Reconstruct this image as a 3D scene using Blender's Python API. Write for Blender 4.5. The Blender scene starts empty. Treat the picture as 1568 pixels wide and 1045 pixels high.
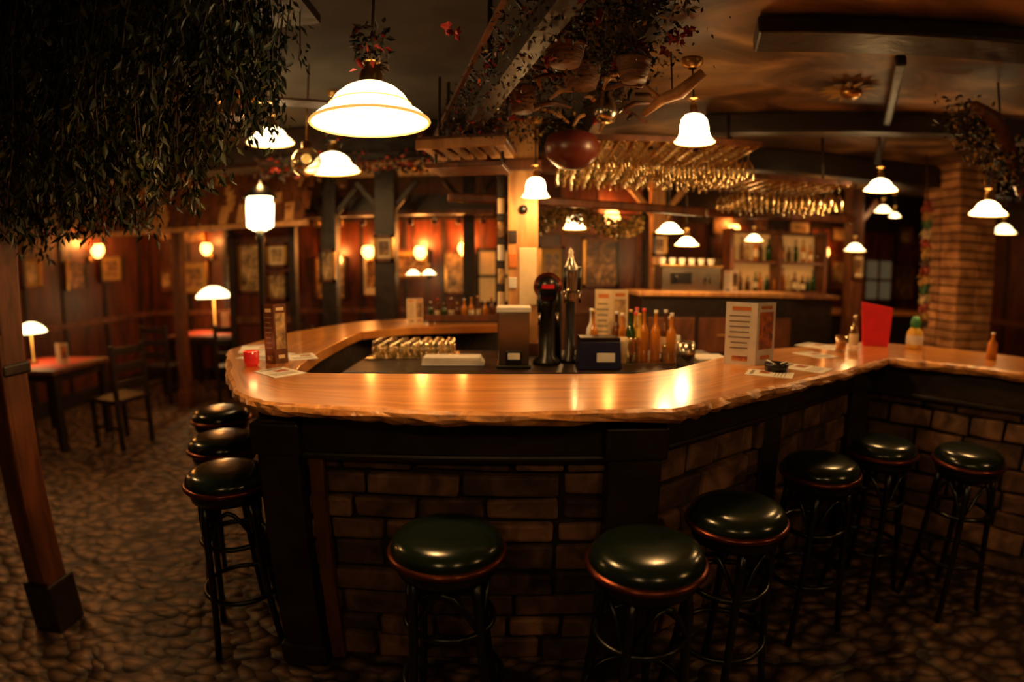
import bpy, math, random, bmesh
from mathutils import Matrix, Vector, Euler
random.seed(7)
R=random.uniform
scene=bpy.context.scene
try:
    scene.view_settings.view_transform='Standard'
    scene.view_settings.look='None'
except Exception as e: print(e)

# ---------------------------------------------------------------- materials
def newmat(name):
    m=bpy.data.materials.new(name); m.use_nodes=True
    nt=m.node_tree; b=nt.nodes['Principled BSDF']
    return m,nt,b
def simple(name,col,rough=.5,metal=0,emis=None,es=0,spec=.5,island=0):
    m,nt,b=newmat(name)
    b.inputs['Base Color'].default_value=(*col,1); b.inputs['Roughness'].default_value=rough
    b.inputs['Metallic'].default_value=metal; b.inputs['Specular IOR Level'].default_value=spec
    if emis:
        b.inputs['Emission Color'].default_value=(*emis,1); b.inputs['Emission Strength'].default_value=es
    tc=nt.nodes.new('ShaderNodeTexCoord'); n=nt.nodes.new('ShaderNodeTexNoise'); n.inputs['Scale'].default_value=14
    nt.links.new(tc.outputs['Object'],n.inputs['Vector'])
    mx=nt.nodes.new('ShaderNodeMix'); mx.data_type='RGBA'; mx.blend_type='MULTIPLY'
    mx.inputs[6].default_value=(*col,1); mx.inputs[0].default_value=.35
    nt.links.new(n.outputs['Fac'],mx.inputs[7])
    out=mx.outputs[2]
    if island:
        g=nt.nodes.new('ShaderNodeNewGeometry'); hs=nt.nodes.new('ShaderNodeHueSaturation')
        mr=nt.nodes.new('ShaderNodeMapRange'); mr.inputs[3].default_value=1-island; mr.inputs[4].default_value=1+island
        nt.links.new(g.outputs['Random Per Island'],mr.inputs[0]); nt.links.new(mr.outputs[0],hs.inputs['Value'])
        nt.links.new(out,hs.inputs['Color']); out=hs.outputs['Color']
    nt.links.new(out,b.inputs['Base Color'])
    return m
def textured(name,c1,c2,scale=(1,1,1),nscale=4,rough=.5,bump=.2,coord='Object',detail=6,c3=None,island=0,spec=.5,coat=0,distort=.6):
    m,nt,b=newmat(name)
    tc=nt.nodes.new('ShaderNodeTexCoord'); mp=nt.nodes.new('ShaderNodeMapping'); mp.inputs['Scale'].default_value=scale
    n=nt.nodes.new('ShaderNodeTexNoise'); n.inputs['Scale'].default_value=nscale; n.inputs['Detail'].default_value=detail
    n.inputs['Distortion'].default_value=distort
    r=nt.nodes.new('ShaderNodeValToRGB'); r.color_ramp.elements[0].position=.32; r.color_ramp.elements[1].position=.68
    r.color_ramp.elements[0].color=(*c1,1); r.color_ramp.elements[1].color=(*c2,1)
    if c3:
        e=r.color_ramp.elements.new(.5); e.color=(*c3,1)
    L=nt.links.new
    L(tc.outputs[coord],mp.inputs[0]); L(mp.outputs[0],n.inputs['Vector']); L(n.outputs['Fac'],r.inputs[0])
    out=r.outputs[0]
    if island:
        g=nt.nodes.new('ShaderNodeNewGeometry'); hs=nt.nodes.new('ShaderNodeHueSaturation')
        mr=nt.nodes.new('ShaderNodeMapRange'); mr.inputs[3].default_value=1-island; mr.inputs[4].default_value=1+island
        L(g.outputs['Random Per Island'],mr.inputs[0]); L(mr.outputs[0],hs.inputs['Value']); L(out,hs.inputs['Color']); out=hs.outputs['Color']
    L(out,b.inputs['Base Color'])
    b.inputs['Roughness'].default_value=rough; b.inputs['Specular IOR Level'].default_value=spec
    if coat: b.inputs['Coat Weight'].default_value=coat; b.inputs['Coat Roughness'].default_value=.15
    if bump:
        bp=nt.nodes.new('ShaderNodeBump'); bp.inputs['Strength'].default_value=bump; bp.inputs['Distance'].default_value=.02
        L(n.outputs['Fac'],bp.inputs['Height']); L(bp.outputs[0],b.inputs['Normal'])
    return m

M={}
M['top']=textured('polished_bar_wood',(.42,.125,.016),(.76,.32,.06),(.6,7,1),3,.32,.04,'UV',c3=(.60,.215,.034),spec=.6,coat=.9)
M['edge']=textured('live_edge_wood',(.3,.10,.02),(.8,.36,.1),(3,3,3),5,.35,.5,'Object')
M['dark']=textured('dark_stained_wood',(.008,.0045,.003),(.026,.011,.005),(2,2,2),5,.45,.3)
M['wood']=textured('brown_timber',(.06,.017,.005),(.18,.052,.014),(3,3,.7),5,.5,.3)
M['woodl']=textured('pale_timber',(.34,.14,.04),(.6,.30,.10),(4,4,.8),4,.5,.2)
M['panel']=textured('red_wall_panelling',(.03,.007,.002),(.13,.026,.006),(3,3,.6),3,.4,.3)
M['stone']=textured('bar_stone',(.055,.026,.013),(.24,.12,.06),(1,1,1),9,.75,.8,island=.5,c3=(.13,.063,.03))
M['mortar']=textured('stone_mortar',(.012,.007,.004),(.035,.02,.012),(1,1,1),20,.95,.5)
M['brick']=textured('column_brick',(.3,.11,.035),(.55,.26,.10),(1,1,1),8,.8,.5,island=.3)
M['plaster']=textured('grey_ceiling',(.04,.032,.025),(.08,.066,.05),(1,1,1),2,.9,.15)
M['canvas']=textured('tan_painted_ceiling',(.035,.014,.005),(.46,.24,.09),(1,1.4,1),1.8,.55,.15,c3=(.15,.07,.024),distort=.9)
M['vinyl']=simple('green_vinyl',(.010,.018,.010),.2,0,spec=.6)
M['copper']=simple('copper_trim',(.20,.045,.02),.3,.8)
M['black']=simple('black_lacquer',(.006,.005,.004),.3)
M['chrome']=simple('brushed_steel',(.55,.47,.37),.24,1)
M['brass']=simple('aged_brass',(.6,.33,.1),.3,1)
M['white']=simple('white_paper',(.85,.8,.7),.6)
M['cream']=simple('cream_paper',(.85,.65,.38),.6)
M['ink']=simple('grey_ink',(.25,.19,.14),.6)
M['red']=simple('red_card',(.8,.015,.02),.4)
M['redglass']=simple('red_candle_glass',(.5,.01,.01),.15,0,(1,.03,.01),.2)
M['blue']=simple('blue_plastic',(.008,.012,.05),.35)
M['orange']=simple('orange_print',(.7,.2,.03),.5)
M['yellow']=simple('yellow_plastic',(.85,.5,.05),.4)
M['green']=simple('green_plastic',(.03,.22,.06),.4)
M['leaf']=simple('ivy_leaf',(.011,.018,.003),.5,island=.6)
M['leaf2']=simple('olive_leaf',(.06,.06,.009),.4,island=.6)
M['dried']=simple('dried_flower_brown',(.045,.018,.007),.6,island=.7)
M['hops']=simple('dried_hops',(.4,.22,.04),.6,island=.5)
M['redflower']=simple('red_flower',(.38,.025,.01),.5,island=.4)
M['cloth']=simple('red_tablecloth',(.6,.07,.03),.6)
M['wicker']=textured('wicker',(.08,.03,.01),(.24,.11,.04),(1,1,6),12,.6,.8)
M['bottleg']=simple('green_bottle_glass',(.02,.06,.015),.08)
M['bottleb']=simple('brown_bottle_glass',(.12,.035,.008),.08)
M['amber']=simple('amber_liquor',(.6,.2,.02),.1)
M['rust']=simple('red_brown_enamel',(.13,.022,.012),.35)
M['scene']=textured('oil_painting',(.02,.015,.008),(.5,.27,.09),(1,1,1),7,.4,.1,c3=(.14,.06,.02),distort=1.5)
M['scene2']=textured('sepia_print',(.08,.04,.015),(.7,.45,.2),(1,1,1),12,.4,.1,distort=1)
M['photo']=textured('menu_photo_print',(.05,.05,.07),(.75,.3,.08),(1,1,1),16,.4,0,c3=(.5,.12,.03),distort=1)
def emit(name,col,s,base=(.9,.8,.6)): return simple(name,base,.3,0,col,s)
M['shade']=emit('lit_opal_glass',(1,.76,.38),5.0)
M['shadeT']=emit('lit_bright_opal_glass',(1,.66,.28),12.0)
M['shadeO']=emit('lit_amber_glass',(1,.40,.09),8.0)
M['rim']=emit('amber_glass_rim',(1,.5,.1),.9,(.8,.5,.15))
M['bulb']=emit('bulb',(1,.85,.6),14)
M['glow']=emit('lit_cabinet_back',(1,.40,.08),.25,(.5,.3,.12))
M['window']=emit('dusky_window_pane',(.75,.6,.3),.06,(.3,.25,.15))
def glassmat():
    m=bpy.data.materials.new('clear_glass'); m.use_nodes=True; nt=m.node_tree; nt.nodes.clear()
    o=nt.nodes.new('ShaderNodeOutputMaterial'); mx=nt.nodes.new('ShaderNodeMixShader'); t=nt.nodes.new('ShaderNodeBsdfTransparent'); g=nt.nodes.new('ShaderNodeBsdfGlossy')
    t.inputs[0].default_value=(.93,.9,.82,1); g.inputs['Roughness'].default_value=.16; g.inputs['Color'].default_value=(1,.85,.6,1)
    lw=nt.nodes.new('ShaderNodeLayerWeight'); lw.inputs[0].default_value=.55
    nt.links.new(lw.outputs['Facing'],mx.inputs[0]); nt.links.new(t.outputs[0],mx.inputs[1]); nt.links.new(g.outputs[0],mx.inputs[2]); nt.links.new(mx.outputs[0],o.inputs[0]); return m
M['glass']=glassmat()
def floormat():
    m,nt,b=newmat('cobblestone_floor'); L=nt.links.new
    tc=nt.nodes.new('ShaderNodeTexCoord'); mp=nt.nodes.new('ShaderNodeMapping'); mp.inputs['Scale'].default_value=(1,1.4,1); mp.inputs['Rotation'].default_value=(0,0,.5)
    nz=nt.nodes.new('ShaderNodeTexNoise'); nz.inputs['Scale'].default_value=5
    ad=nt.nodes.new('ShaderNodeVectorMath'); ad.operation='MULTIPLY_ADD'; ad.inputs[1].default_value=(.12,.12,0)
    v=nt.nodes.new('ShaderNodeTexVoronoi'); v.feature='F1'; v.inputs['Scale'].default_value=10.5
    L(tc.outputs['Object'],mp.inputs[0]); L(mp.outputs[0],nz.inputs['Vector']); L(nz.outputs['Color'],ad.inputs[0]); L(mp.outputs[0],ad.inputs[2])
    L(ad.outputs[0],v.inputs['Vector'])
    r=nt.nodes.new('ShaderNodeValToRGB'); r.color_ramp.elements[0].position=.15; r.color_ramp.elements[1].position=.62
    r.color_ramp.elements[0].color=(.34,.19,.11,1); r.color_ramp.elements[1].color=(.04,.022,.013,1)
    L(v.outputs['Distance'],r.inputs[0])
    n2=nt.nodes.new('ShaderNodeTexNoise'); n2.inputs['Scale'].default_value=1.3; L(tc.outputs['Object'],n2.inputs['Vector'])
    mx=nt.nodes.new('ShaderNodeMix'); mx.data_type='RGBA'; mx.blend_type='MULTIPLY'; mx.inputs[0].default_value=.5
    L(r.outputs[0],mx.inputs[6]); L(n2.outputs['Fac'],mx.inputs[7]); L(mx.outputs[2],b.inputs['Base Color'])
    iv=nt.nodes.new('ShaderNodeMath'); iv.operation='SUBTRACT'; iv.inputs[0].default_value=1; L(v.outputs['Distance'],iv.inputs[1])
    bp=nt.nodes.new('ShaderNodeBump'); bp.inputs['Strength'].default_value=1; bp.inputs['Distance'].default_value=.04
    L(iv.outputs[0],bp.inputs['Height']); L(bp.outputs[0],b.inputs['Normal']); b.inputs['Roughness'].default_value=.5
    return m
M['floor']=floormat()

# ---------------------------------------------------------------- mesh builder
class MB:
    def __init__(s): s.v=[];s.f=[];s.m=[];s.s=[];s.mats=[];s.uv={}
    def add(s,vs,fs,mat,smooth=False,T=None,uvs=None):
        if mat not in s.mats: s.mats.append(mat)
        mi=s.mats.index(mat); o=len(s.v)
        for i,p in enumerate(vs):
            p=Vector(p)
            if T is not None: p=T@p
            s.v.append(tuple(p))
            if uvs: s.uv[o+i]=uvs[i]
        for f in fs: s.f.append([i+o for i in f]); s.m.append(mi); s.s.append(smooth)
    def box(s,c,d,mat,rot=(0,0,0),jit=0,taper=1):
        T=Matrix.Translation(c)@Euler(rot).to_matrix().to_4x4()
        x,y,z=d[0]/2,d[1]/2,d[2]/2
        vs=[(a*x*(taper if k>0 else 1)+R(-jit,jit),b*y*(taper if k>0 else 1)+R(-jit,jit),k*z+R(-jit,jit)) for k in(-1,1) for a,b in((-1,-1),(1,-1),(1,1),(-1,1))]
        s.add(vs,[(3,2,1,0),(4,5,6,7),(0,1,5,4),(1,2,6,5),(2,3,7,6),(3,0,4,7)],mat,False,T)
    def beam(s,p0,p1,w,h,mat):
        p0=Vector(p0);p1=Vector(p1);d=p1-p0;L=d.length
        ry=-math.asin(d.z/L); rz=math.atan2(d.y,d.x)
        s.box((p0+p1)/2,(L,w,h),mat,(0,ry,rz))
    def lathe(s,prof,c,mat,n=24,T=None,smooth=True):
        vs=[];fs=[]
        for r,z in prof:
            for i in range(n):
                a=2*math.pi*i/n; vs.append((r*math.cos(a),r*math.sin(a),z))
        for j in range(len(prof)-1):
            for i in range(n):
                k=(i+1)%n; fs.append((j*n+i,j*n+k,(j+1)*n+k,(j+1)*n+i))
        TT=Matrix.Translation(c)
        if T is not None: TT=TT@T
        s.add(vs,fs,mat,smooth,TT)
    def tube(s,pts,r,mat,n=8,closed=False):
        pts=[Vector(p) for p in pts]; N=len(pts); vs=[];fs=[]
        for i,p in enumerate(pts):
            if closed: t=pts[(i+1)%N]-pts[i-1]
            else: t=pts[min(i+1,N-1)]-pts[max(i-1,0)]
            t.normalize(); up=Vector((0,0,1)) if abs(t.z)<.9 else Vector((1,0,0))
            a=t.cross(up).normalized(); b=t.cross(a)
            rr=r[i] if isinstance(r,(list,tuple)) else r
            for k in range(n):
                q=2*math.pi*k/n; vs.append(p+a*rr*math.cos(q)+b*rr*math.sin(q))
        for j in range(N if closed else N-1):
            for i in range(n):
                k=(i+1)%n; j2=(j+1)%N; fs.append((j*n+i,j*n+k,j2*n+k,j2*n+i))
        if not closed:
            fs.append(tuple(range(n))[::-1]); fs.append(tuple(range((N-1)*n,N*n)))
        s.add(vs,fs,mat,True)
    def ball(s,c,r,mat,sc=(1,1,1),n=14):
        prof=[(max(1e-4,r*math.sin(math.pi*i/8)),-r*math.cos(math.pi*i/8)) for i in range(9)]
        s.lathe(prof,c,mat,n,Matrix.Diagonal((*sc,1)))
    def leaf(s,c,l,w,mat,rot=None):
        rot=rot or (R(-2.2,2.2),R(-1.5,1.5),R(0,6.28))
        T=Matrix.Translation(c)@Euler(rot).to_matrix().to_4x4()
        s.add([(0,0,0),(w/2,l*.4,w*.15),(0,l,-w*.1),(-w/2,l*.4,w*.15)],[(0,1,2),(0,2,3)],mat,False,T)
    def build(s,name,loc=(0,0,0),rz=0,parent=None,bevel=0,scale=1):
        me=bpy.data.meshes.new(name); me.from_pydata(s.v,[],s.f)
        for k in s.mats: me.materials.append(M[k])
        for p,mi,sm in zip(me.polygons,s.m,s.s): p.material_index=mi; p.use_smooth=sm
        if s.uv:
            ul=me.uv_layers.new(name='UVMap')
            for lp in me.loops: ul.data[lp.index].uv=s.uv.get(lp.vertex_index,(0,0))
        me.update(); ob=bpy.data.objects.new(name,me); scene.collection.objects.link(ob)
        ob.location=loc; ob.rotation_euler=(0,0,rz); ob.scale=(scale,)*3
        if bevel:
            b=ob.modifiers.new('bevel','BEVEL'); b.width=bevel; b.segments=2; b.limit_method='ANGLE'
        if parent: ob.parent=parent
        return ob
def empty(name):
    e=bpy.data.objects.new(name,None); scene.collection.objects.link(e); return e
def light(parent,loc,power,col=(1,.51,.165),size=.05,name='bulb_light'):
    l=bpy.data.lights.new(name,'POINT'); l.energy=power; l.color=col; l.shadow_soft_size=size
    o=bpy.data.objects.new(name,l); scene.collection.objects.link(o); o.location=loc
    if parent: o.parent=parent
    return o
def copyobj(ob,loc,rz=0):
    o=bpy.data.objects.new(ob.name.split('.')[0],ob.data); scene.collection.objects.link(o); o.location=loc; o.rotation_euler=(0,0,rz); o.scale=ob.scale
    for md in ob.modifiers:
        if md.type=='BEVEL':
            b=o.modifiers.new('bevel','BEVEL'); b.width=md.width; b.segments=md.segments
    return o

# ---------------------------------------------------------------- room shell
X0,X1,Y0,Y1,H=-5.4,6.9,-1.8,7.3,2.8
def slab(name,c,d,mat):
    b=MB(); b.box((0,0,0),d,mat); return b.build(name,c)
slab('floor',((X0+X1)/2,(Y0+Y1)/2,-.05),(X1-X0,Y1-Y0,.1),'floor')
slab('ceiling',((X0+X1)/2,(Y0+Y1)/2,H+.05),(X1-X0,Y1-Y0,.1),'plaster')
def planked(name,p0,p1,mat='panel'):
    b=MB(); L=(Vector(p1)-Vector(p0)).length; a=math.atan2(p1[1]-p0[1],p1[0]-p0[0])
    b.box((L/2,.05,H/2),(L,.06,H),'dark')
    x=0
    while x<L-.01:
        w=min(R(.5,.8),L-x); b.box((x+w/2,.012,H/2),(w-.01,.024,H),mat); b.box((x,0,H/2),(.05,.05,H),'dark'); x+=w
    b.box((L/2,-.012,.09),(L,.03,.18),'dark'); b.box((L/2,-.015,1.0),(L,.04,.07),'wood'); b.box((L/2,-.015,H-.3),(L,.05,.6),'dark')
    return b.build(name,(p0[0],p0[1],0),a)
planked('wall_back',(X0,Y1),(X1,Y1))
planked('wall_left',(X0,Y0),(X0,Y1))
planked('wall_right',(X1,Y1),(X1,Y0))
planked('wall_front',(X1,Y0),(X0,Y0),'dark')

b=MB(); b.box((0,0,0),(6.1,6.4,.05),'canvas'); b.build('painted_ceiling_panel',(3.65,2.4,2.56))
b=MB(); b.box((0,0,0),(.05,6.4,.27),'dark'); b.build('trim_1',(.57,2.4,2.665))
def beam(name,p0,p1,w,h,mat='dark'):
    b=MB(); c=(Vector(p0)+Vector(p1))/2; b.beam(Vector(p0)-c,Vector(p1)-c,w,h,mat); return b.build(name,c,bevel=.012)
beam('ceiling_beam',(.95,2.0,2.49),(3.6,1.1,2.49),.22,.07)
beam('ceiling_beam',(1.2,3.3,2.46),(3.6,2.3,2.46),.12,.12)
beam('ceiling_beam',(.7,4.1,2.43),(5.9,4.1,2.43),.18,.18)
beam('ceiling_beam',(1.6,1.95,2.46),(2.9,3.9,2.46),.05,.05,'dark')
beam('ceiling_beam',(-5.1,4.6,2.65),(.5,4.6,2.65),.2,.28)
beam('ceiling_beam',(-2.2,-1.0,2.7),(-2.2,6.9,2.7),.18,.18)

# ---------------------------------------------------------------- bar counter
bar=empty('bar_counter')
pairs=[((-.1,4.95),(-.1,4.15)),((-.8,4.8),(-.75,4.0)),((-1.3,4.45),(-1.05,3.72)),((-1.6,3.7),(-1.06,3.4)),((-1.62,2.87),(-1.03,2.8)),
((-1.27,2.2),(-.98,2.4)),((-1.03,1.83),(-.94,2.24)),((-.84,1.68),(-.85,2.2)),((-.45,1.61),(-.45,2.2)),((-.13,1.57),(-.13,2.2)),((.5,1.6),(.5,2.2)),
((.765,1.75),(.72,2.3)),((1.09,1.95),(.95,2.52)),((1.53,2.21),(1.35,2.85)),((2.01,2.53),(2.35,3.2)),((2.31,2.27),(2.8,2.85)),((2.95,1.45),(3.45,1.85))]
def resample(pts,k=8):
    out=[]
    for i in range(len(pts)-1):
        for j in range(k):
            t=j/k; out.append((pts[i][0]*(1-t)+pts[i+1][0]*t,pts[i][1]*(1-t)+pts[i+1][1]*t))
    out.append(pts[-1]); return out
O=resample([p[0] for p in pairs]); I=resample([p[1] for p in pairs]); N=len(O)
b=MB(); zt=1.12; vs=[];uv=[];dist=0
rng=random.Random(3); jit=0; J=[]
for i in range(N):
    jit=.6*jit+rng.uniform(-.009,.009); J.append(jit)
def rowp(i,t,z,out=0):
    o=Vector(O[i]); n=Vector(I[i]); d=(o-n).normalized(); p=n+(o-n)*t+d*(out+(J[i] if t==1 else 0)); return (p.x,p.y,z)
rows=[(0,zt-.055,0),(0,zt-.004,0),(0,zt,.004),(.33,zt,0),(.66,zt,0),(1,zt,-.03),(1,zt-.008,-.012),(1,zt-.022,.0),(1,zt-.034,-.006),(1,zt-.046,-.025)]
nr=len(rows); vtop=[]
for i in range(N):
    if i: dist+=(Vector(O[i])-Vector(O[i-1])).length
    for k,(t,z,o) in enumerate(rows):
        zz=z+(rng.uniform(-.006,.006) if k in(7,8,9) else 0)
        oo=o+(rng.uniform(-.010,.005) if k in(7,8) else 0)
        p=rowp(i,t,zz,oo); vtop.append(p); uv.append((dist,t*.65))
ft=[];fe=[]
for i in range(N-1):
    for k in range(nr-1):
        f=(i*nr+k,i*nr+k+1,(i+1)*nr+k+1,(i+1)*nr+k)
        (fe if k>=5 else ft).append(f)
    ft.append((i*nr+nr-1,i*nr,(i+1)*nr,(i+1)*nr+nr-1))
ft.append(tuple(range(nr))); ft.append(tuple(range((N-1)*nr,N*nr))[::-1])
b.add(vtop,ft+fe,'top',False,uvs=uv); b.mats.append('edge')
for k in range(len(ft),len(ft)+len(fe)): b.m[k]=1
ct=b.build('countertop',parent=bar)
bm=bmesh.new(); bm.from_mesh(ct.data); bmesh.ops.recalc_face_normals(bm,faces=bm.faces); bm.to_mesh(ct.data); bm.free()

def seg(p0,p1,nm):
    b=MB(); L=(Vector(p1)-Vector(p0)).length; a=math.atan2(p1[1]-p0[1],p1[0]-p0[0])
    b.box((L/2,.06,.525),(L,.1,1.05),'mortar')
    z=.0; top=.9
    row=0
    while z<top-.02:
        h=min(R(.09,.14),top-z)
        if top-z-h<.05: h=top-z
        x=0
        first=True
        while x<L-.005:
            w=R(.17,.36)*(.5 if first and row%2 else 1); first=False
            if L-x-w<.08: w=L-x
            dp=R(.03,.055); b.box((x+w/2,.01-dp/2+.01,z+h/2),(w-.016,dp,h-.016),'stone',(R(-.03,.03),R(-.02,.02),R(-.02,.02)),jit=.007); x+=w
        z+=h; row+=1
    b.box((L/2,-.04,.98),(L+.02,.06,.15),'dark'); b.box((L/2,-.055,.905),(L+.02,.05,.03),'dark')
    return b.build(nm,(p0[0],p0[1],0),a,bar,bevel=.012)
BP=[(-.15,4.6),(-1.12,4.3),(-1.38,2.95),(-.86,1.85),(.38,1.84),(2.036,2.875),(3.07,1.60)]
for i in range(6): seg(BP[i],BP[i+1],'stone_front_%d'%(i+1))
b=MB()
for (x,y,w) in [(-.83,1.83,.16),(.42,1.83,.19),(2.01,2.81,.13),(-1.36,2.93,.12),(1.2,2.33,.10)]:
    b.box((x,y,.52),(w,w,1.04),'dark'); b.box((x,y,.05),(w+.03,w+.03,.1),'dark'); b.box((x,y,.97),(w+.03,w+.03,.12),'dark')
b.build('corner_posts',parent=bar,bevel=.01)
b=MB(); b.box((-.70,1.795,.46),(.055,.03,.88),'wood'); b.build('edge_trim',parent=bar,bevel=.005)

b=MB()
b.box((0,0,.98),(2.25,.8,.04),'dark'); b.box((0,-.36,.5),(2.2,.04,.92),'black'); b.box((0,.36,.5),(2.2,.04,.92),'black')
for x in(-1.08,1.08): b.box((x,0,.48),(.04,.72,.96),'black')
for x in(-.8,-.27,.27,.8): b.box((x,-.385,.5),(.48,.02,.8),'dark'); b.box((x,-.4,.78),(.12,.012,.015),'brass')
for x in(-.8,-.27,.27,.8): b.box((x,0,.06),(.3,.6,.12),'black')
b.build('service_counter',(.2,3.25,0),bevel=.006)

# ---------------------------------------------------------------- bar stools
def make_stool():
    b=MB()
    b.lathe([(.001,.800),(.06,.7995),(.11,.797),(.135,.791),(.152,.781),(.163,.766),(.168,.75),(.166,.742)],(0,0,0),'vinyl',48)
    b.lathe([(.164,.748),(.174,.745),(.178,.738),(.177,.730),(.17,.725),(.16,.722),(.001,.722)],(0,0,0),'copper',48)
    b.lathe([(.15,.722),(.155,.70),(.15,.68),(.12,.675),(.001,.675)],(0,0,0),'black',32)
    for k in range(4):
        a=math.pi/4+k*math.pi/2; c,s=math.cos(a),math.sin(a)
        prof=[(.12,.69),(.135,.6),(.14,.5),(.148,.38),(.162,.24),(.178,.12),(.2,.0)]
        b.tube([(r*c,r*s,z) for r,z in prof],[.016,.016,.015,.014,.014,.014,.015],'black',8)
        a2=a+math.pi/2
        pts=[]
        for t in range(9):
            u=t/8; aa=a+(a2-a)*u; rr=.14-.02*math.sin(math.pi*u); z=.5+.15*math.sin(math.pi*u)
            pts.append((rr*math.cos(aa),rr*math.sin(aa),z))
        b.tube(pts,.009,'black',6)
    for z,r in((.27,.158),(.5,.135)):
        b.tube([(r*math.cos(t*math.pi/14),r*math.sin(t*math.pi/14),z) for t in range(28)],.011,'black',7,True)
    return b.build('bar_stool')
st=make_stool(); st.location=(-.192,1.455,0)
for x,y,r in [(.382,1.365,.3),(.75,1.60,.6),(1.285,1.97,.2),(1.74,2.16,.5),(2.09,1.94,.1),(-1.13,1.89,.4),(-1.37,2.30,.2),(-1.65,2.78,.7)]:
    copyobj(st,(x,y,0),r)

# ---------------------------------------------------------------- lamps
def pendant(x,y,z,r,kind='wide',power=14,zc=2.75,name='pendant_lamp',mat=None):
    b=MB(); mat=mat or ('shade' if kind=='wide' else 'shadeT')
    if kind=='wide':
        pr=[(1.0,0),(.985,.04),(.86,.15),(.74,.22),(.68,.30),(.66,.34),(.58,.46),(.44,.58),(.28,.66),(.16,.70)]
        hh=.70
    else:
        pr=[(1.0,0),(.95,.05),(.8,.22),(.72,.45),(.7,.8),(.62,1.1),(.45,1.3),(.22,1.38)]
        hh=1.38
    b.lathe([(a*r,c*r) for a,c in pr],(0,0,0),mat,40)
    b.tube([(r*math.cos(t*math.pi/20),r*math.sin(t*math.pi/20),0) for t in range(40)],r*.028,'rim',6,True)
    if kind=='wide': b.tube([(r*.69*math.cos(t*math.pi/20),r*.69*math.sin(t*math.pi/20),.30*r) for t in range(40)],r*.014,'rim',6,True)
    b.lathe([(.2*r,hh*r-.01),(.2*r,hh*r+.03),(.1*r,hh*r+.06),(.03,hh*r+.07)],(0,0,0),'brass',20)
    b.tube([(0,0,hh*r+.05),(0,0,zc-z)],.005,'dark',6)
    b.lathe([(.05,zc-z),(.05,zc-z-.015),(.02,zc-z-.04)],(0,0,0),'brass',16)
    b.ball((0,0,.3*r),.028,'bulb')
    if r>=.19:
        for k in range(110):
            b.leaf((R(-.05,.05),R(-.05,.05),hh*r+R(.05,.2)),R(.02,.05),.02,random.choice(['dried','dried','redflower','dark','leaf']))
    o=b.build(name,(x,y,z))
    light(o,(0,0,-.02),power)
    return o
pendant(-.464,1.76,2.035,.195,'wide',18,H)
pendant(-1.227,3.67,2.235,.19,'wide',12,H)
pendant(-1.50,3.25,2.36,.15,'wide',4,H)
pendant(.83,2.43,2.14,.095,'tall',15,2.53)
pendant(.14,3.25,1.975,.085,'tall',10,2.45)
pendant(.513,4.5,1.88,.095,'tall',11,2.55)
pendant(1.17,4.0,1.83,.105,'wide',10,2.53,mat='shadeT')
pendant(1.50,4.6,1.765,.105,'wide',10,2.53,mat='shadeT')
pendant(2.31,5.0,1.85,.09,'wide',8,2.53)
pendant(2.336,3.1,2.10,.11,'wide',9,2.53,mat='shadeT')
pendant(4.03,5.3,2.26,.1,'wide',2,2.53)
pendant(4.35,5.5,2.24,.07,'wide',1,2.53)
pendant(3.455,5.0,1.80,.11,'wide',5,2.53)
pendant(2.87,2.7,1.96,.12,'wide',9,2.53,mat='shadeT')
pendant(4.69,4.2,2.03,.12,'wide',3,2.53)
# lamps over the room behind and beside the viewpoint
pendant(-.55,-.5,2.2,.2,'wide',5,H)
pendant(.75,-.4,2.1,.14,'wide',4.5,2.53)
pendant(2.6,.3,2.05,.14,'wide',11,2.53)  # unseen lamp, added to light the right-hand floor, stools and stone front
pendant(-3.2,2.7,2.35,.2,'wide',15,H)  # extra lamp added off to the left to brighten the floor there
def sconce(x,y,z,rz,power=8,mat='shadeO'):
    b=MB()
    b.lathe([(.001,0),(.045,0),(.05,.01),(.045,.02),(.001,.02)],(0,0,0),'brass',16,Matrix.Rotation(math.pi/2,4,'X'))
    b.tube([(0,-.01,0),(0,-.08,-.03),(0,-.12,0),(0,-.12,.03)],.008,'brass')
    b.lathe([(.03,0),(.06,.03),(.085,.08),(.075,.13),(.06,.16)],(0,-.12,.02),mat,20)
    b.ball((0,-.12,.08),.025,'bulb')
    o=b.build('wall_sconce',(x,y,z),rz); light(o,(0,-.16,.22),power,(1,.33,.06)); return o
for px,pz,pw in [(-1.2,1.66,36),(-.62,1.7,36),(-2.35,1.58,14),(-1.9,1.68,14)]: sconce(px,Y1-.045,pz,0,pw)
sconce(X0+.045,5.96,1.8,math.pi/2,30); sconce(-4.3,Y1-.045,1.8,0,10); sconce(X0+.045,4.2,1.7,math.pi/2,14)
sconce(4.4,Y1-.045,1.75,0,8); sconce(1.05,5.85,1.98,0,10); sconce(3.0,Y1-.045,2.0,0,10)
for x,y in((-1.20,6.6),(-1.02,6.7)): pendant(x,y,1.48,.09,'wide',3,H)

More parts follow.
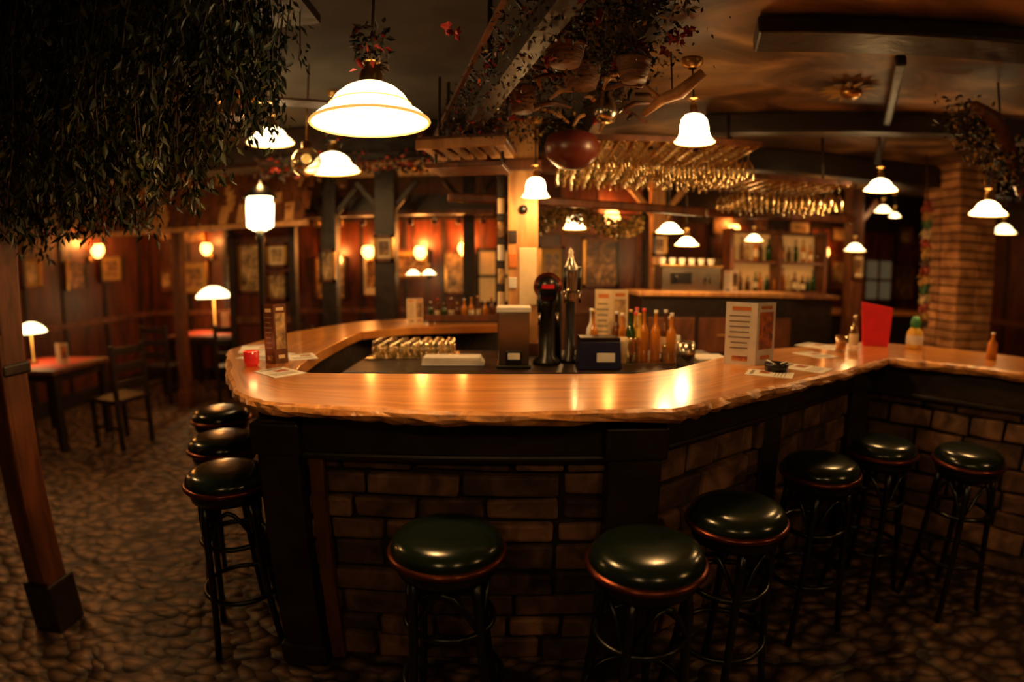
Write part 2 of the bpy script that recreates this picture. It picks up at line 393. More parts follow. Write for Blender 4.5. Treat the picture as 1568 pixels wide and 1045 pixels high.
b=MB()
b.lathe([(.001,0),(.14,0),(.14,.03),(.06,.06),(.03,.12),(.022,.4),(.022,1.7),(.035,1.74),(.03,1.8),(.001,1.82)],(0,0,0),'black',20)
b.lathe([(.05,1.8),(.10,1.83),(.105,1.98),(.10,2.04),(.07,2.06)],(0,0,0),'shadeT',20)
b.lathe([(.13,2.04),(.12,2.06),(.05,2.12),(.012,2.15),(.001,2.18)],(0,0,0),'black',20)
for k in range(4):
    a=k*math.pi/2; b.tube([(.055*math.cos(a),.055*math.sin(a),1.8),(.112*math.cos(a),.112*math.sin(a),2.04)],.006,'black',6)
o=b.build('lantern_post',(-1.93,4.0,0),scale=1.04); light(o,(0,0,2.25),10)
def tlamp(x,y,z,s,power):
    b=MB(); b.lathe([(.001,0),(.07,0),(.07,.015),(.015,.04),(.012,.44),(.001,.46)],(0,0,0),'brass',16)
    b.lathe([(.21,.40),(.2,.43),(.15,.48),(.08,.52),(.04,.53)],(0,0,0),'shade',28)
    o=b.build('table_lamp',(x,y,z),scale=s); light(o,(0,0,.34),power); return o
tlamp(-4.04,6.85,.77,1.15,9); tlamp(-4.62,4.2,.77,.75,3)

b=MB(); b.ball((0,0,0),.09,'glass'); b.ball((0,0,.02),.03,'rim'); b.tube([(0,0,.09),(0,0,.6)],.006,'brass'); b.lathe([(.03,.08),(.03,.12),(.01,.13)],(0,0,0),'brass',12)
b.build('glass_globe_lamp',(-1.2,3.1,2.19))
b=MB(); b.lathe([(.001,-.08),(.08,-.07),(.11,0),(.08,.06),(.02,.08),(.02,.3),(.06,.33)],(0,0,0),'brass',24)
for k in range(4):
    a=k*math.pi/2+.5; c,s=math.cos(a),math.sin(a)
    b.beam((.1*c,.1*s,0),(.2*c,.2*s,0),.03,.01,'brass'); b.beam((.18*c,.18*s,.005),(.6*c,.6*s,.005),.13,.012,'wood')
b.build('ceiling_fan',(-1.45,2.7,H-.33),bevel=.003)

# ---------------------------------------------------------------- hanging greenery (top left)
b=MB()
for k in range(330):
    x=R(-2.85,-.83); y=R(1.35,2.15)
    t=(x+2.85)/2.02
    zb=1.73+ .12*t+ .5*t**7 +R(-.05,.14)
    z=2.62; p=Vector((x,y,z)); pts=[p.copy()]
    while p.z>zb:
        p=p+Vector((R(-.02,.02),R(-.02,.02),-.055)); pts.append(p.copy())
        for q in range(5):
            l=R(.03,.06); b.leaf(p+Vector((R(-.03,.03),R(-.03,.03),R(-.03,.03))),l,l*R(.3,.5),'leaf' if R(0,1)<.88 else 'leaf2',(R(-2.6,-.6),R(-.7,.7),R(0,6.28)))
    b.tube(pts[::3] if len(pts)>6 else pts,.003,'dried',4)
b.box((-1.84,1.75,2.63),(2.06,.9,.04),'dark')
for x in(-2.7,-.95): b.tube([(x,1.75,2.63),(x,1.75,2.8)],.01,'black')
b.build('hanging_ivy')

b=MB(); b.box((0,0,H/2),(.13,.13,H),'wood',jit=.006); b.box((0,0,.12),(.17,.17,.24),'dark'); b.box((0,0,1.2),(.15,.15,.05),'dark'); b.box((.05,-.07,.8),(.035,.02,1.1),'wood')
b.build('timber_post',(-2.10,1.75,0),bevel=.012)

# ---------------------------------------------------------------- garland canopy beam
b=MB()
A=Vector((-.42,3.6,2.28)); C=Vector((.22,1.3,2.36)); D=Vector((1.5,1.05,2.40))
b.beam(A,C,.08,.08,'dark'); b.beam(C,D,.10,.10,'dark'); b.beam(A,(.62,3.9,2.26),.1,.1,'wood')
b.beam(A+Vector((-.10,-.03,.10)),C+Vector((-.10,-.03,.13)),.018,.022,'wood')
for p in (A,C,(A+C)/2): b.tube([p,(p[0],p[1],2.8)],.012,'dark')
for k in range(11):
    p=A.lerp(C,k/10); b.tube([p+Vector((-.03,0,.04)),p+Vector((-.10,-.03,.12))],.006,'dark',6)
for k in range(2000):
    t=R(0,1); p=A.lerp(C,t)+Vector((R(-.13,.10),R(-.1,.1),R(-.10,.12))); l=R(.012,.032)
    b.leaf(p,l,l*.5,random.choice(['dried','rust','leaf','dark','redflower'] if R(0,1)<.4 else ['dried','dark','dark']))
for cx,cy,cz,rr,n in [(.12,2.7,2.38,.11,450),(.22,2.3,2.44,.11,500),(.32,1.95,2.48,.11,550),(.45,2.5,2.46,.10,400),(.5,2.2,2.45,.09,300),(.08,3.1,2.33,.09,200),(.45,1.8,2.5,.10,350)]:
    for k in range(n):
        p=Vector((cx+random.gauss(0,rr),cy+random.gauss(0,rr),cz+random.gauss(0,rr*.5))); l=R(.012,.04)
        if p.x>.5: p.z=min(p.z,2.5)
        b.leaf(p,l,l*.45,random.choice(['dried','dried','dried','leaf','dark','dark','dark','hops']))
for k in range(20):
    p=(R(.5,.7),R(2.0,2.2),R(2.44,2.5)) if k<10 else (R(-.3,.5),R(1.8,3.1),R(2.3,2.5))
    for q in range(7): b.leaf(p,.035,.025,'redflower')
for k in range(26):
    p=Vector((R(0,.6),R(2.1,3.0),R(2.3,2.45))); q=p+Vector((R(-.2,.2),R(-.1,.1),R(-.08,.06))); b.tube([p,(p+q)/2+Vector((0,0,.02)),q],[.01,.013,.006],random.choice(['wood','wood','wood','woodl','dark']),7)
b.build('dried_flower_canopy')
def basket(x,y,z,r,h,name='wicker_basket',mat='wicker'):
    b=MB(); b.lathe([(.001,0),(r*.7,0),(r*.9,h*.5),(r,h),(r*1.05,h),(r*.95,h*.9),(r*.8,h*.5),(.001,.02)],(0,0,0),mat,24)
    b.tube([(r*math.cos(t*math.pi/10),0,h+.9*r*math.sin(t*math.pi/10)) for t in range(11)],.008,mat,6)
    b.tube([(0,0,h+.9*r),(0,0,2.75-z)],.004,'black',4)
    return b.build(name,(x,y,z))
basket(.30,2.35,2.34,.09,.1); basket(.48,2.12,2.30,.07,.09); basket(.05,2.6,2.30,.07,.12); basket(.2,2.05,2.33,.08,.08); basket(-.08,2.95,2.26,.06,.08)
b=MB(); b.lathe([(.001,0),(.04,0),(.055,.04),(.05,.09),(.03,.12),(.04,.15),(.035,.15),(.025,.12)],(0,0,0),'chrome',20)
b.tube([(.045,0,.03),(.08,0,.06),(.08,0,.1),(.035,0,.13)],.006,'chrome',6); b.tube([(0,0,.14),(0,0,.5)],.003,'black',4); b.build('hanging_pewter_jug',(.42,2.45,2.22))
b=MB(); b.lathe([(.001,-.12),(.07,-.11),(.125,-.06),(.14,0),(.12,.05),(.06,.075),(.03,.08),(.001,.08)],(0,0,0),'rust',32)
b.tube([(.03,0,.075),(.06,0,.12),(0,0,.15),(-.06,0,.12),(-.03,0,.075)],.006,'black',6); b.tube([(0,0,.15),(0,0,.55)],.004,'black',5)
b.build('hanging_copper_kettle',(.30,2.75,2.17))
b=MB()
b.box((0,0,0),(.48,.40,.03),'wood'); b.box((0,-.2,-.03),(.48,.03,.05),'woodl')
for k in range(6): b.box((-.2+k*.08,0,-.03),(.05,.38,.025),'woodl')
for x in(-.2,.2): b.tube([(x,.1,0),(x,.1,.45)],.01,'dark')
b.box((-.22,-.1,.08),(.03,.2,.12),'wood'); b.box((0,.02,-.13),(.42,.3,.025),'wood')
for x in(-.19,.19): b.tube([(x,0,0),(x,0,-.13)],.01,'dark')
b.build('canopy_shelf',(-.24,3.05,2.24),-.15,bevel=.004)
beam('canopy_rail',(-.45,3.85,2.05),(1.35,3.75,1.96),.05,.06,'wood')
beam('canopy_rail',(1.4,3.85,1.97),(2.75,4.0,2.0),.05,.06,'wood')
b=MB(); b.tube([(-.10,.12,-.06),(-.04,.04,-.01),(.02,-.04,.0),(.10,-.12,.07)],[.012,.025,.03,.02],'woodl',8); b.tube([(-.04,.04,-.01),(-.12,0,.04)],[.015,.006],'woodl',7); b.tube([(0,0,.02),(0,0,.2)],.004,'dark',5); b.build('driftwood_piece',(.69,2.3,2.31))

def rack(name,x,y,z,nx,ny,sp=.085,rz=0):
    b=MB(); W=nx*sp; Dp=ny*sp
    for i in range(nx+1): b.box((-W/2+i*sp,0,0),(.015,Dp,.02),'brass')
    b.box((0,-Dp/2,.01),(W+.04,.02,.03),'wood'); b.box((0,Dp/2,.01),(W+.04,.03,.05),'wood')
    for sx in(-1,1):
        b.tube([(sx*W/2.2,0,0),(sx*W/2.2,0,2.5-z)],.01,'dark')
    for i in range(nx):
        for j in range(ny):
            if R(0,1)<.06: continue
            s=R(.9,1.1)
            b.lathe([(.001,.012),(.032,.008),(.034,.004),(.006,-.004),(.004,-.03*s),(.004,-.07*s),(.02,-.085*s),(.034,-.115*s),(.033,-.15*s),(.028,-.175*s)],(-W/2+(i+.5)*sp,-Dp/2+(j+.5)*sp,0),'glass',10)
    return b.build(name,(x,y,z),rz)
rack('hanging_glass_rack',.80,3.2,2.24,13,8,rz=-.05)
rack('hanging_glass_rack',1.80,3.5,2.14,9,6)
b=MB()
for k in range(1800):
    t=R(0,1); x=-.1+1.1*t; z=1.96-.06*math.sin(t*9.4)+R(-.11,.03); b.leaf((x,4.2+R(-.06,.06),z),R(.025,.05),.022,random.choice(['hops','hops','leaf2']))
b.tube([(-.1,4.2,1.97),(1.0,4.2,1.97)],.006,'dried',5); b.build('dried_hops_garland')

b=MB(); b.box((0,0,.75),(.19,.19,1.5),'woodl'); b.box((0,0,.04),(.23,.23,.08),'wood'); b.box((0,0,1.2),(.23,.23,.07),'wood')
b.box((.03,-.1,.50),(.11,.008,.36),'cream'); b.box((-.065,-.1,.75),(.05,.008,.08),'dark'); b.box((-.065,-.1,.6),(.05,.008,.09),'orange'); b.box((-.065,-.1,.46),(.05,.008,.07),'white')
b.ball((0,-.1,.92),.03,'black')
b.box((-.14,0,.7),(.05,.05,1.4),'dark')
for k in range(5): b.box((-.14,-.03,.35+k*.15),(.045,.008,.1),['cream','scene2','white','scene','cream'][k])
b.build('carved_post',(.07,3.54,1.0),bevel=.008)

# ---------------------------------------------------------------- counter objects
def menu(name,x,y,z,w,h,rz,base='white',img='photo',fold=.5,title='orange'):
    b=MB(); rr=random.Random(int(x*100+y*10))
    for sgn in(-1,1):
        T=Matrix.Translation((sgn*w/4*math.cos(fold),w/4*math.sin(fold),h/2))@Matrix.Rotation(sgn*fold,4,'Z')
        def pb(cx,cz,dx,dz,m,dep=.004,yy=-.0035):
            vs=[(cx+a*dx/2,yy+c*dep/2,cz+k*dz/2) for k in(-1,1) for a,c in((-1,-1),(1,-1),(1,1),(-1,1))]
            b.add(vs,[(3,2,1,0),(4,5,6,7),(0,1,5,4),(1,2,6,5),(2,3,7,6),(3,0,4,7)],m,False,T)
        pb(0,0,w/2,h,base,.003,0)
        pw=w/2
        if sgn>0: pb(0,h*.05,pw*.75,h*.6,img,.001,-.0022); pb(0,h*.42,pw*.6,h*.05,title,.001,-.0022); pb(0,-h*.38,pw*.5,h*.06,title,.001,-.0022)
        else:
            pb(0,h*.40,pw*.6,h*.06,title,.001,-.0022)
            for k in range(7): pb(-pw*.05,h*(.28-.085*k),pw*rr.uniform(.5,.75),h*.022,'ink',.001,-.0022)
            pb(0,-h*.4,pw*.5,h*.08,img,.001,-.0022)
    return b.build(name,(x,y,z),rz)
menu('menu_card',1.12,2.36,zt,.29,.29,.0)
menu('menu_card',-1.105,2.40,zt,.13,.28,.25,'wood','scene2',.6,'cream')
menu('menu_card',.64,3.46,1.0,.22,.42,0,'cream','scene2',.2)
menu('menu_card',-.76,4.25,zt,.14,.2,.3,'cream','scene2',.4)
menu('menu_card',2.05,4.9,1.36,.16,.2,.1,'white','scene',.3)
def flyer(x,y,rz,w=.15,h=.21,mat='white',z=zt):
    b=MB(); b.box((0,0,.001),(w,h,.002),mat); b.box((0,h*.38,.0023),(w*.7,h*.07,.0008),'ink'); b.box((w*.15,h*.12,.0023),(w*.4,h*.22,.0008),'photo')
    for k in range(4): b.box((0,-h*(.12+.07*k),.0023),(w*.75,h*.015,.0008),'ink')
    return b.build('flyer',(x,y,z),rz)
flyer(-1.0,2.2,.9); flyer(-1.42,2.9,.4,.24,.3); flyer(-1.27,2.64,-.3,.2,.24); flyer(-1.06,2.62,.5,.14,.2); flyer(1.1,2.16,1.0,.14,.2); flyer(1.34,2.28,.7,.16,.22); flyer(1.62,2.66,.3); flyer(1.85,2.98,.6,.2,.26)
b=MB(); b.lathe([(.001,0),(.05,0),(.055,.03),(.05,.035),(.035,.012),(.001,.01)],(0,0,0),'black',20)
for k in range(3): b.tube([(.02*math.cos(k*2),.02*math.sin(k*2),.03),(.055*math.cos(k*2),.055*math.sin(k*2),.038)],.004,'white',6)
b.build('ashtray',(1.16,2.22,zt+.0025))
b=MB(); b.lathe([(.001,0),(.03,0),(.036,.02),(.038,.07),(.034,.072),(.032,.02),(.001,.012)],(0,0,0),'redglass',20); b.lathe([(.001,.012),(.028,.012),(.028,.04),(.001,.042)],(0,0,0),'white',14)
o=b.build('candle_glass',(-1.2,2.34,zt)); light(o,(0,0,.09),.2,(1,.3,.1),.02)
b=MB(); 
b.add([(-.09,0,0),(.07,0,0),(.09,.02,.24),(-.11,.02,.27),(-.09,.05,0),(.07,.05,0),(.09,.05,.24),(-.11,.05,.27)],[(0,1,2,3),(7,6,5,4),(0,3,7,4),(1,5,6,2),(3,2,6,7),(0,4,5,1)],'red')
b.box((.02,.07,.1),(.15,.006,.2),'red',(0,.1,.25)); b.build('red_menu_holder',(2.26,2.97,zt),-.4,bevel=.003)
def bottle(b,x,y,z,h,r,mat,cap='brass',label=None):
    b.lathe([(.001,0),(r,0),(r,h*.55),(r*.85,h*.63),(r*.35,h*.74),(r*.33,h*.95),(r*.4,h*.96),(r*.4,h*.985)],(x,y,z),mat,14)
    b.lathe([(r*.4,h*.94),(r*.42,h),(.001,h)],(x,y,z),cap,10)
    if label: b.lathe([(r*1.02,h*.15),(r*1.03,h*.16),(r*1.03,h*.45),(r*1.02,h*.46)],(x,y,z),label,14)
b=MB(); b.lathe([(.001,0),(.045,0),(.05,.02),(.05,.1),(.03,.13)],(0,0,0),'yellow',18); b.lathe([(.03,.13),(.034,.16),(.02,.2),(.001,.2)],(0,0,0),'green',14); b.lathe([(.0505,.03),(.052,.035),(.052,.08),(.0505,.085)],(0,0,0),'white',18)
b.build('condiment_jar',(2.46,2.86,zt))
b=MB(); bottle(b,0,0,0,.2,.028,'glass','chrome','cream'); b.build('oil_bottle',(2.0,2.86,zt)); 
b=MB(); bottle(b,0,0,0,.15,.03,'amber','white'); b.build('sauce_bottle',(2.7,2.45,zt))
b=MB(); b.lathe([(.001,0),(.03,0),(.036,.09),(.034,.09),(.028,.01)],(0,0,0),'glass',16); b.lathe([(.001,.012),(.029,.012),(.033,.06),(.001,.06)],(0,0,0),'amber',16); b.build('drink_tumbler',(1.86,2.78,zt))
b=MB(); b.box((0,0,.165),(.17,.17,.29),'chrome'); b.box((0,0,.01),(.19,.19,.02),'black'); b.box((0,0,.325),(.19,.19,.03),'white'); b.box((0,-.09,.06),(.09,.012,.08),'black'); b.box((0,-.092,.07),(.07,.012,.04),'white')
b.build('napkin_dispenser',(.01,3.05,1.0),bevel=.008)
b=MB()
b.lathe([(.001,0),(.08,0),(.08,.02),(.05,.05),(.045,.3),(.06,.34),(.06,.37),(.04,.4)],(0,0,0),'black',24)
b.lathe([(.001,0),(.08,0),(.08,.03),(.001,.03)],(0,-.05,.45),'copper',28,Matrix.Rotation(math.pi/2,4,'X'))
b.lathe([(.001,0),(.06,0),(.06,.035),(.001,.035)],(0,-.05,.45),'black',28,Matrix.Rotation(math.pi/2,4,'X'))
b.box((0,-.088,.45),(.07,.01,.022),'red')
for x in(-.05,.05): b.tube([(x,-.04,.3),(x,-.12,.3),(x,-.13,.24)],.01,'chrome'); b.tube([(x,-.08,.3),(x,-.09,.42)],.009,'black')
b.lathe([(.001,0),(.055,0),(.055,.02),(.032,.05),(.028,.36)],(.14,.05,0),'black',24)
b.lathe([(.028,.36),(.032,.38),(.026,.48),(.036,.52),(.038,.56),(.02,.60),(.012,.63),(.016,.65),(.001,.68)],(.14,.05,0),'chrome',24)
for x in(.1,.18): b.tube([(x,.02,.42),(x,-.06,.42),(x,-.07,.36)],.009,'chrome'); b.tube([(x,-.03,.42),(x,-.04,.56)],.011,'black')
b.tube([(.10,.03,.42),(.18,.03,.42)],.014,'chrome')
b.lathe([(.001,0),(.05,0),(.05,.4),(.03,.46),(.001,.47)],(.05,.12,0),'black',20)
b.build('beer_tap_tower',(.20,3.12,1.0))
b=MB(); b.box((0,0,.08),(.24,.16,.15),'blue',taper=.92); b.box((0,0,.165),(.22,.14,.025),'black'); b.box((.03,-.082,.07),(.1,.006,.05),'white'); b.build('bar_caddy',(.48,2.99,1.0),bevel=.012)
b=MB()
for k in range(4): b.box((R(-.005,.005),0,.008+k*.012),(.36-.01*k,.13,.013),'white',(0,0,R(-.04,.04)))
b.build('folded_bar_towel',(-.34,3.1,1.0),bevel=.006)
b=MB()
for k in range(34):
    x=R(-.27,.27);y=R(-.13,.13); h=R(.16,.34)
    m=random.choice(['amber','glass','white','bottleg','glass','yellow','bottleb','cream','glass'])
    if h<.26: b.lathe([(.001,0),(.03,0),(.038,h*.5),(.036,h*.6),(.033,h*.6),(.028,.02)],(x,y,0),random.choice(['glass','white','cream','glass']),14)
    else: bottle(b,x,y,0,h,.03,m,random.choice(['brass','red','white']),random.choice(['cream','white','orange',None]))
b.box((0,0,.003),(.60,.32,.006),'chrome'); b.build('bottle_and_glass_tray',(.74,3.25,1.0))
b=MB()
for i in range(7):
    for j in range(3): b.lathe([(.001,.1),(.025,.1),(.032,.02),(.033,0),(.031,0),(.023,.094)],(i*.075-.22,j*.08,.01),'glass',12)
b.box((0,.08,.005),(.56,.28,.01),'chrome'); b.build('drinking_glass_tray',(-.62,3.3,1.0))
b=MB(); b.lathe([(.001,0),(.05,0),(.055,.08),(.05,.15),(.045,.15),(.045,.02)],(0,0,0),'chrome',20); b.build('steel_shaker',(.98,2.97,1.0))
b=MB(); 
for k in range(3): b.box((R(-.01,.01),R(-.01,.01),.006+.012*k),(.2,.2,.011),'white',(0,0,R(-.1,.1)))
b.build('paper_stack',(1.19,3.15,1.0))
b=MB()
for i in range(11):
    bottle(b,-.28+i*.055,R(-.02,.05),.012,R(.14,.2),.022,random.choice(['bottleb','bottleg','amber','bottleb']),random.choice(['brass','red','white']),random.choice([None,'cream']))
b.box((0,.01,.006),(.68,.16,.012),'dark'); b.box((0,-.08,.04),(.68,.012,.05),'wood'); b.build('condiment_bottle_rack',(-.38,4.4,zt))

# ---------------------------------------------------------------- back bar (right centre)
bb=MB()
bb.box((0,0,.66),(1.5,.5,1.32),'dark'); bb.box((0,-.02,1.34),(1.6,.58,.04),'woodl')
for i in range(3):
    for j in range(3): bb.box((-.48+i*.48,-.26,.25+j*.36),(.44,.02,.32),'wood'); bb.box((-.48+i*.48,-.275,.25+j*.36),(.1,.012,.015),'brass')
bb.build('back_bar_cabinet',(1.9,5.0,0),bevel=.006)
b=MB(); b.box((0,0,.11),(.55,.28,.22),'chrome'); b.box((0,0,.23),(.6,.32,.02),'brass'); b.box((-.1,-.145,.12),(.2,.012,.1),'black')
for x in(-.15,.15): b.tube([(x,-.14,.14),(x,-.2,.12),(x,-.2,.08)],.012,'black')
for i in range(6): b.lathe([(.001,0),(.025,0),(.035,.06),(.033,.06),(.02,.01)],(-.24+i*.095,0,.24),'white',12)
b.build('coffee_machine',(1.62,4.95,1.36),bevel=.008)
b=MB()
for z in(0,.32,.64):
    b.box((0,0,z),(1.1,.22,.03),'wood')
    if z<.6:
        for k in range(13): bottle(b,-.5+k*.083,R(-.04,.04),z+.015,R(.15,.27),R(.022,.034),random.choice(['amber','bottleg','bottleb','glass','amber','wicker']),random.choice(['brass','wicker','brass']),random.choice(['cream','orange',None,None,None]))
for x in(-.56,0,.56): b.box((x,0,.32),(.04,.24,.7),'wood')
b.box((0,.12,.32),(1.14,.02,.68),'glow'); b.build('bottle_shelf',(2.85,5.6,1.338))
b=MB(); b.box((0,0,.65),(1.4,.4,1.3),'dark'); b.box((0,-.02,1.3),(1.5,.5,.04),'wood'); b.build('low_cabinet',(2.8,5.65,0),bevel=.006)
b=MB(); b.box((0,0,.54),(1.5,.45,1.08),'dark'); b.box((0,0,1.1),(1.6,.6,.05),'top'); b.build('side_counter',(4.5,6.2,0),bevel=.006)
b=MB(); b.box((0,0,1.3),(1.3,.06,2.6),'panel'); 
for x in(-.62,-.2,.2,.62): b.box((x,-.04,1.3),(.06,.04,2.6),'wood')
for z in(1.1,1.95): b.box((0,-.045,z),(1.3,.04,.07),'wood')
b.build('panelled_partition',(.75,5.9,0),bevel=.005)
b=MB(); b.box((0,0,1.0),(.72,.06,2.0),'panel')
for x in(-.35,.35): b.box((x,-.02,1.02),(.07,.09,2.04),'dark')
for z in(.06,1.05,2.0): b.box((0,-.03,z),(.72,.05,.08),'wood')
b.build('panelled_partition',(-2.6,5.45,0),bevel=.005)
def post(x,y,w,h=H,mat='wood',name='timber_post',z=0):
    b=MB(); b.box((0,0,h/2),(w,w,h),mat,jit=.004); b.box((0,0,.1),(w+.04,w+.04,.2),mat); b.beam((0,0,h-.45),(.3,0,h-.1),.06,.06,mat); b.beam((0,0,h-.45),(-.3,0,h-.1),.06,.06,mat)
    return b.build(name,(x,y,z),bevel=.01)
post(1.48,5.5,.14,2.5,'woodl'); post(3.75,5.45,.16,2.5); post(-1.2,5.2,.2,2.5,'dark'); post(-1.85,5.45,.16,2.5,'dark'); post(-3.85,5.75,.12,2.8,'wood'); post(-.5,6.4,.14,2.7,'dark'); post(5.4,5.4,.2,2.5,'dark'); post(-3.0,6.6,.12,2.7)
def picture(x,y,z,w,h,rz,m):
    b=MB(); f=.03
    b.box((0,0,0),(w,.012,h),m)
    if m not in('scene','scene2'):
        b.box((0,-.007,0),(w*.6,.004,h*.6),random.choice(['scene','scene2']))
    for s in(-1,1): b.box((s*w/2,-.008,0),(f,.03,h+f),'brass' if R(0,1)<.4 else 'dark'); b.box((0,-.008,s*h/2),(w+f,.03,f),'wood')
    return b.build('framed_picture',(x,y,z),rz)
mm=['cream','scene','scene','scene2','wood','scene2','hops']
xs=-5.2
while xs<6.4:
    w=R(.22,.5); h=R(.3,.6)
    if not (-.6<xs+w/2<.2 or 4.8<xs+w/2<5.9):
        picture(xs+w/2,Y1-.045,R(1.45,1.65),w,h,0,random.choice(mm))
        if R(0,1)<.5: picture(xs+w/2,Y1-.045,R(2.12,2.2),w*.8,R(.18,.28),0,random.choice(mm))
    xs+=w+R(.12,.35)
ys=1.5
while ys<7:
    w=R(.25,.5); h=R(.3,.5); picture(X0+.045,ys+w/2,R(1.45,1.7),w,h,math.pi/2,random.choice(mm)); ys+=w+R(.2,.5)
picture(.95,5.83,1.62,.36,.5,0,'scene'); picture(.42,5.83,1.6,.25,.35,0,'hops'); picture(-1.2,5.085,1.75,.16,.22,0,'cream'); picture(-1.85,5.355,1.6,.14,.3,0,'scene2'); picture(1.48,5.415,1.8,.12,.2,0,'cream'); picture(3.75,5.355,1.65,.14,.25,0,'cream')
picture(-2.73,5.40,1.6,.24,.5,0,'scene2'); picture(-2.42,5.40,1.72,.2,.22,0,'cream'); picture(-2.42,5.40,1.4,.2,.26,0,'scene2')
b=MB(); b.box((0,0,0),(.5,.02,.6),'window'); 
for s in(-1,0,1): b.box((s*.25,-.015,0),(.035,.03,.63),'wood'); b.box((0,-.015,s*.3),(.53,.03,.035),'wood')
b.build('window_1',(5.45,Y1-.045,1.5))
b=MB(); b.box((0,0,.0),(.5,.02,.7),'glow')
for s in(-1,0,1): b.box((s*.25,-.015,0),(.035,.03,.73),'dark'); b.box((0,-.015,s*.35),(.53,.03,.035),'dark')
b.build('window_2',(-.2,Y1-.06,1.45))
b=MB(); b.box((0,0,0),(3.4,.18,.05),'wood'); b.box((0,-.08,.1),(3.4,.03,.16),'dark')
for k in range(26):
    x=-1.6+k*.128
    b.lathe([(.001,0),(.035,0),(.038,.09),(.034,.09),(.03,.01)],(x,.02,.026),random.choice(['wicker','chrome','cream','rust','brass']),12)
    if k%2: b.tube([(x,-.07,-.02),(x,-.07,-.05)],.004,'brass',4); b.lathe([(.001,-.13),(.03,-.13),(.034,-.06),(.03,-.05)],(x,-.07,0),random.choice(['brass','rust','chrome']),12)
for x in(-1.6,0,1.6): b.tube([(x,0,0),(x,0,.55)],.012,'dark')
b.build('mug_shelf',(-1.9,5.8,2.15))

# brick column at right
b=MB(); w=.44; z=0; k=0
b.box((0,0,H/2),(w-.04,w-.04,H),'mortar')
while z<H-.02:
    h=.075
    for sx,sy in((0,-1),(0,1),(-1,0),(1,0)):
        for q in range(2):
            L=w/2
            t=-w/4+q*w/2
            if sx==0: b.box((t,sy*(w/2-.03),z+h/2),(L-.012,.06+R(0,.012),h-.012),'brick',jit=.003)
            else: b.box((sx*(w/2-.03),t,z+h/2),(.06+R(0,.012),L-.012,h-.012),'brick',jit=.003)
    z+=h; k+=1
b.build('brick_column',(3.90,4.0,0),bevel=.006)
M['g1']=simple('faded_red_cloth',(.25,.03,.015),.7); M['g2']=simple('faded_green_cloth',(.03,.09,.035),.7); M['g3']=simple('faded_ochre_cloth',(.35,.17,.03),.7); M['g4']=simple('faded_cream_cloth',(.4,.28,.14),.7)
b=MB(); cols=['g1','g3','g2','g4','g1','g3','dried']
z=2.15;k=0
while z>1.2:
    for q in range(9): b.leaf((R(-.025,.025),R(-.03,.03),z),R(.04,.07),.035,cols[(k//5)%7],(R(-2.2,-1.2),0,R(0,6.28)))
    z-=.014;k+=1
b.tube([(0,0,2.5),(.01,0,1.7),(0,0,1.15)],.008,'dried'); b.build('cloth_garland',(3.16,3.6,0))
b=MB(); b.tube([(2.15,2.1,2.38),(2.27,2.1,2.34),(2.37,2.12,2.26),(2.53,2.2,2.14),(2.7,2.3,2.04)],[.025,.04,.045,.04,.03],'wood',10)
for k in range(900):
    t=R(0,1); b.leaf((2.13+.5*t+R(-.12,.12),2.2+R(-.1,.1),2.36-.3*t+R(-.1,.1)),R(.03,.05),.02,random.choice(['dried','dark','leaf','dried','hops']))
b.tube([(2.35,2.12,2.27),(2.35,2.12,2.53)],.006,'dark',5)
b.build('driftwood_branch')
b=MB()
for k in range(14):
    a=k*math.pi/7; b.leaf((.04*math.cos(a),.04*math.sin(a),0),.14,.05,'hops',(0,.2,a-math.pi/2))
b.ball((0,0,-.01),.06,'brass',(1,1,.5)); b.build('ceiling_rosette',(1.75,2.55,2.51))

# ---------------------------------------------------------------- left side
b=MB()
for r in range(4):
    for k in range(27):
        b.box((-1.3+k*.1+(.05 if r%2 else 0),-.06+r*.05,-.16+r*.11),(.088,.02,.19),'wood' if R(0,1)<.75 else 'woodl',(math.radians(-22)+R(-.06,.06),R(-.05,.05),R(-.06,.06)),jit=.004)
b.box((0,-.04,-.27),(2.75,.07,.06),'woodl'); b.box((0,.18,.2),(2.75,.06,.1),'dark')
b.beam((-1.3,-.04,-.24),(-1.3,.2,.18),.05,.05,'dark'); b.beam((1.3,-.04,-.24),(1.3,.2,.18),.05,.05,'dark')
for x in(-1.3,1.3): b.tube([(x,.18,.2),(x,.18,.5)],.015,'dark')
b.build('shingled_awning',(-3.3,5.05,2.28),.0)
b=MB()
for k in range(900): b.leaf((R(-1.8,.3),R(-.1,.1),R(-.1,.06)),R(.03,.07),.03,random.choice(['dried','dark','redflower','leaf','dried']))
b.beam((-1.8,0,.03),(.3,0,.03),.05,.06,'dark'); b.build('beam_garland',(-.35,4.42,2.45))
def table(x,y,w,d):
    b=MB(); b.box((0,0,.74),(w,d,.04),'wood'); b.box((0,0,.763),(w*.8,d*.8,.006),'cloth',(0,0,.1))
    for sx in(-1,1):
        for sy in(-1,1): b.box((sx*(w/2-.07),sy*(d/2-.07),.36),(.07,.07,.72),'dark')
    b.box((0,0,.68),(w-.1,d-.1,.08),'dark'); return b.build('dining_table',(x,y,0),bevel=.006)
table(-4.0,6.75,1.1,.8); table(-4.5,4.3,.9,.8); table(-2.3,6.45,.9,.7)
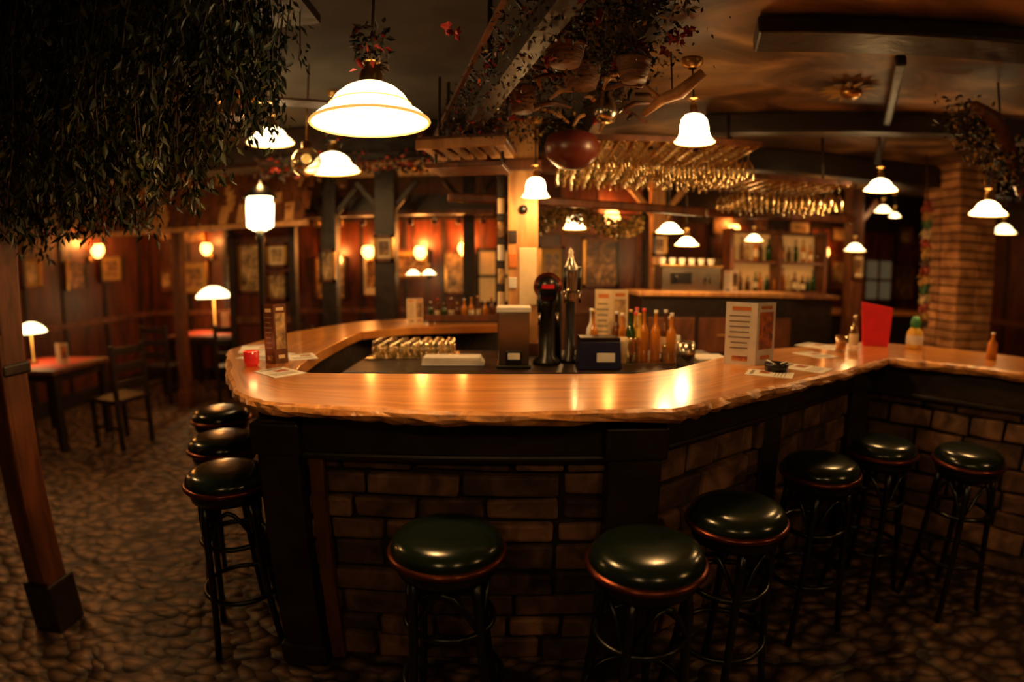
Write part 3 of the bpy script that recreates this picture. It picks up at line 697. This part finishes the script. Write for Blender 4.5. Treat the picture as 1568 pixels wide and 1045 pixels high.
b=MB()
b.box((0,0,.45),(.42,.42,.04),'dark')
for sx in(-1,1):
    b.box((sx*.18,-.18,.22),(.04,.04,.44),'dark'); b.box((sx*.18,.19,.48),(.04,.04,.96),'dark'); b.box((sx*.18,0,.2),(.025,.36,.025),'dark')
for z in(.6,.75,.9): b.box((0,.19,z),(.36,.02,.07),'dark')
ch=b.build('dining_chair',(-3.3,6.05,0),3.3,bevel=.005)
for x,y,r in [(-4.3,6.0,3.1),(-3.65,4.3,4.5),(-4.4,3.55,3.2),(-2.3,5.83,3.0),(-3.05,7.0,4.7)]: copyobj(ch,(x,y,0),r)
menu('menu_card',-3.75,6.7,.767,.24,.26,.1,'cream','photo',.4)
menu('menu_card',-4.25,4.2,.767,.16,.2,.1,'cream','photo',.4)

# ---------------------------------------------------------------- world & camera
w=bpy.data.worlds.new('world'); scene.world=w; w.use_nodes=True
w.node_tree.nodes['Background'].inputs[0].default_value=(.9,.5,.25,1); w.node_tree.nodes['Background'].inputs[1].default_value=.01
cam=bpy.data.cameras.new('camera'); co=bpy.data.objects.new('camera',cam); scene.collection.objects.link(co)
co.location=(0,0,1.55); co.rotation_euler=(math.radians(90-7.6),0,0); cam.lens=18; cam.sensor_width=36; cam.sensor_height=24; cam.clip_start=.05
cam.dof.use_dof=True; cam.dof.focus_distance=2.1; cam.dof.aperture_fstop=.8
# wide fisheye-type lens (stereographic projection, f = 19.2 mm): theta(r) = 2 atan(r / 2f) as a polynomial in r
try:
    cam.type='PANO'
    tgt=cam if hasattr(cam,'panorama_type') else cam.cycles
    tgt.panorama_type='FISHEYE_LENS_POLYNOMIAL'
    tgt.fisheye_fov=math.radians(170)
    f=19.2
    tgt.fisheye_polynomial_k0=0.0; tgt.fisheye_polynomial_k1=-1/f; tgt.fisheye_polynomial_k2=0.0
    tgt.fisheye_polynomial_k3=.0887/f**3; tgt.fisheye_polynomial_k4=-.0158/f**4
except Exception as e:
    print('PANO FAILED',e); cam.type='PERSP'
scene.camera=co
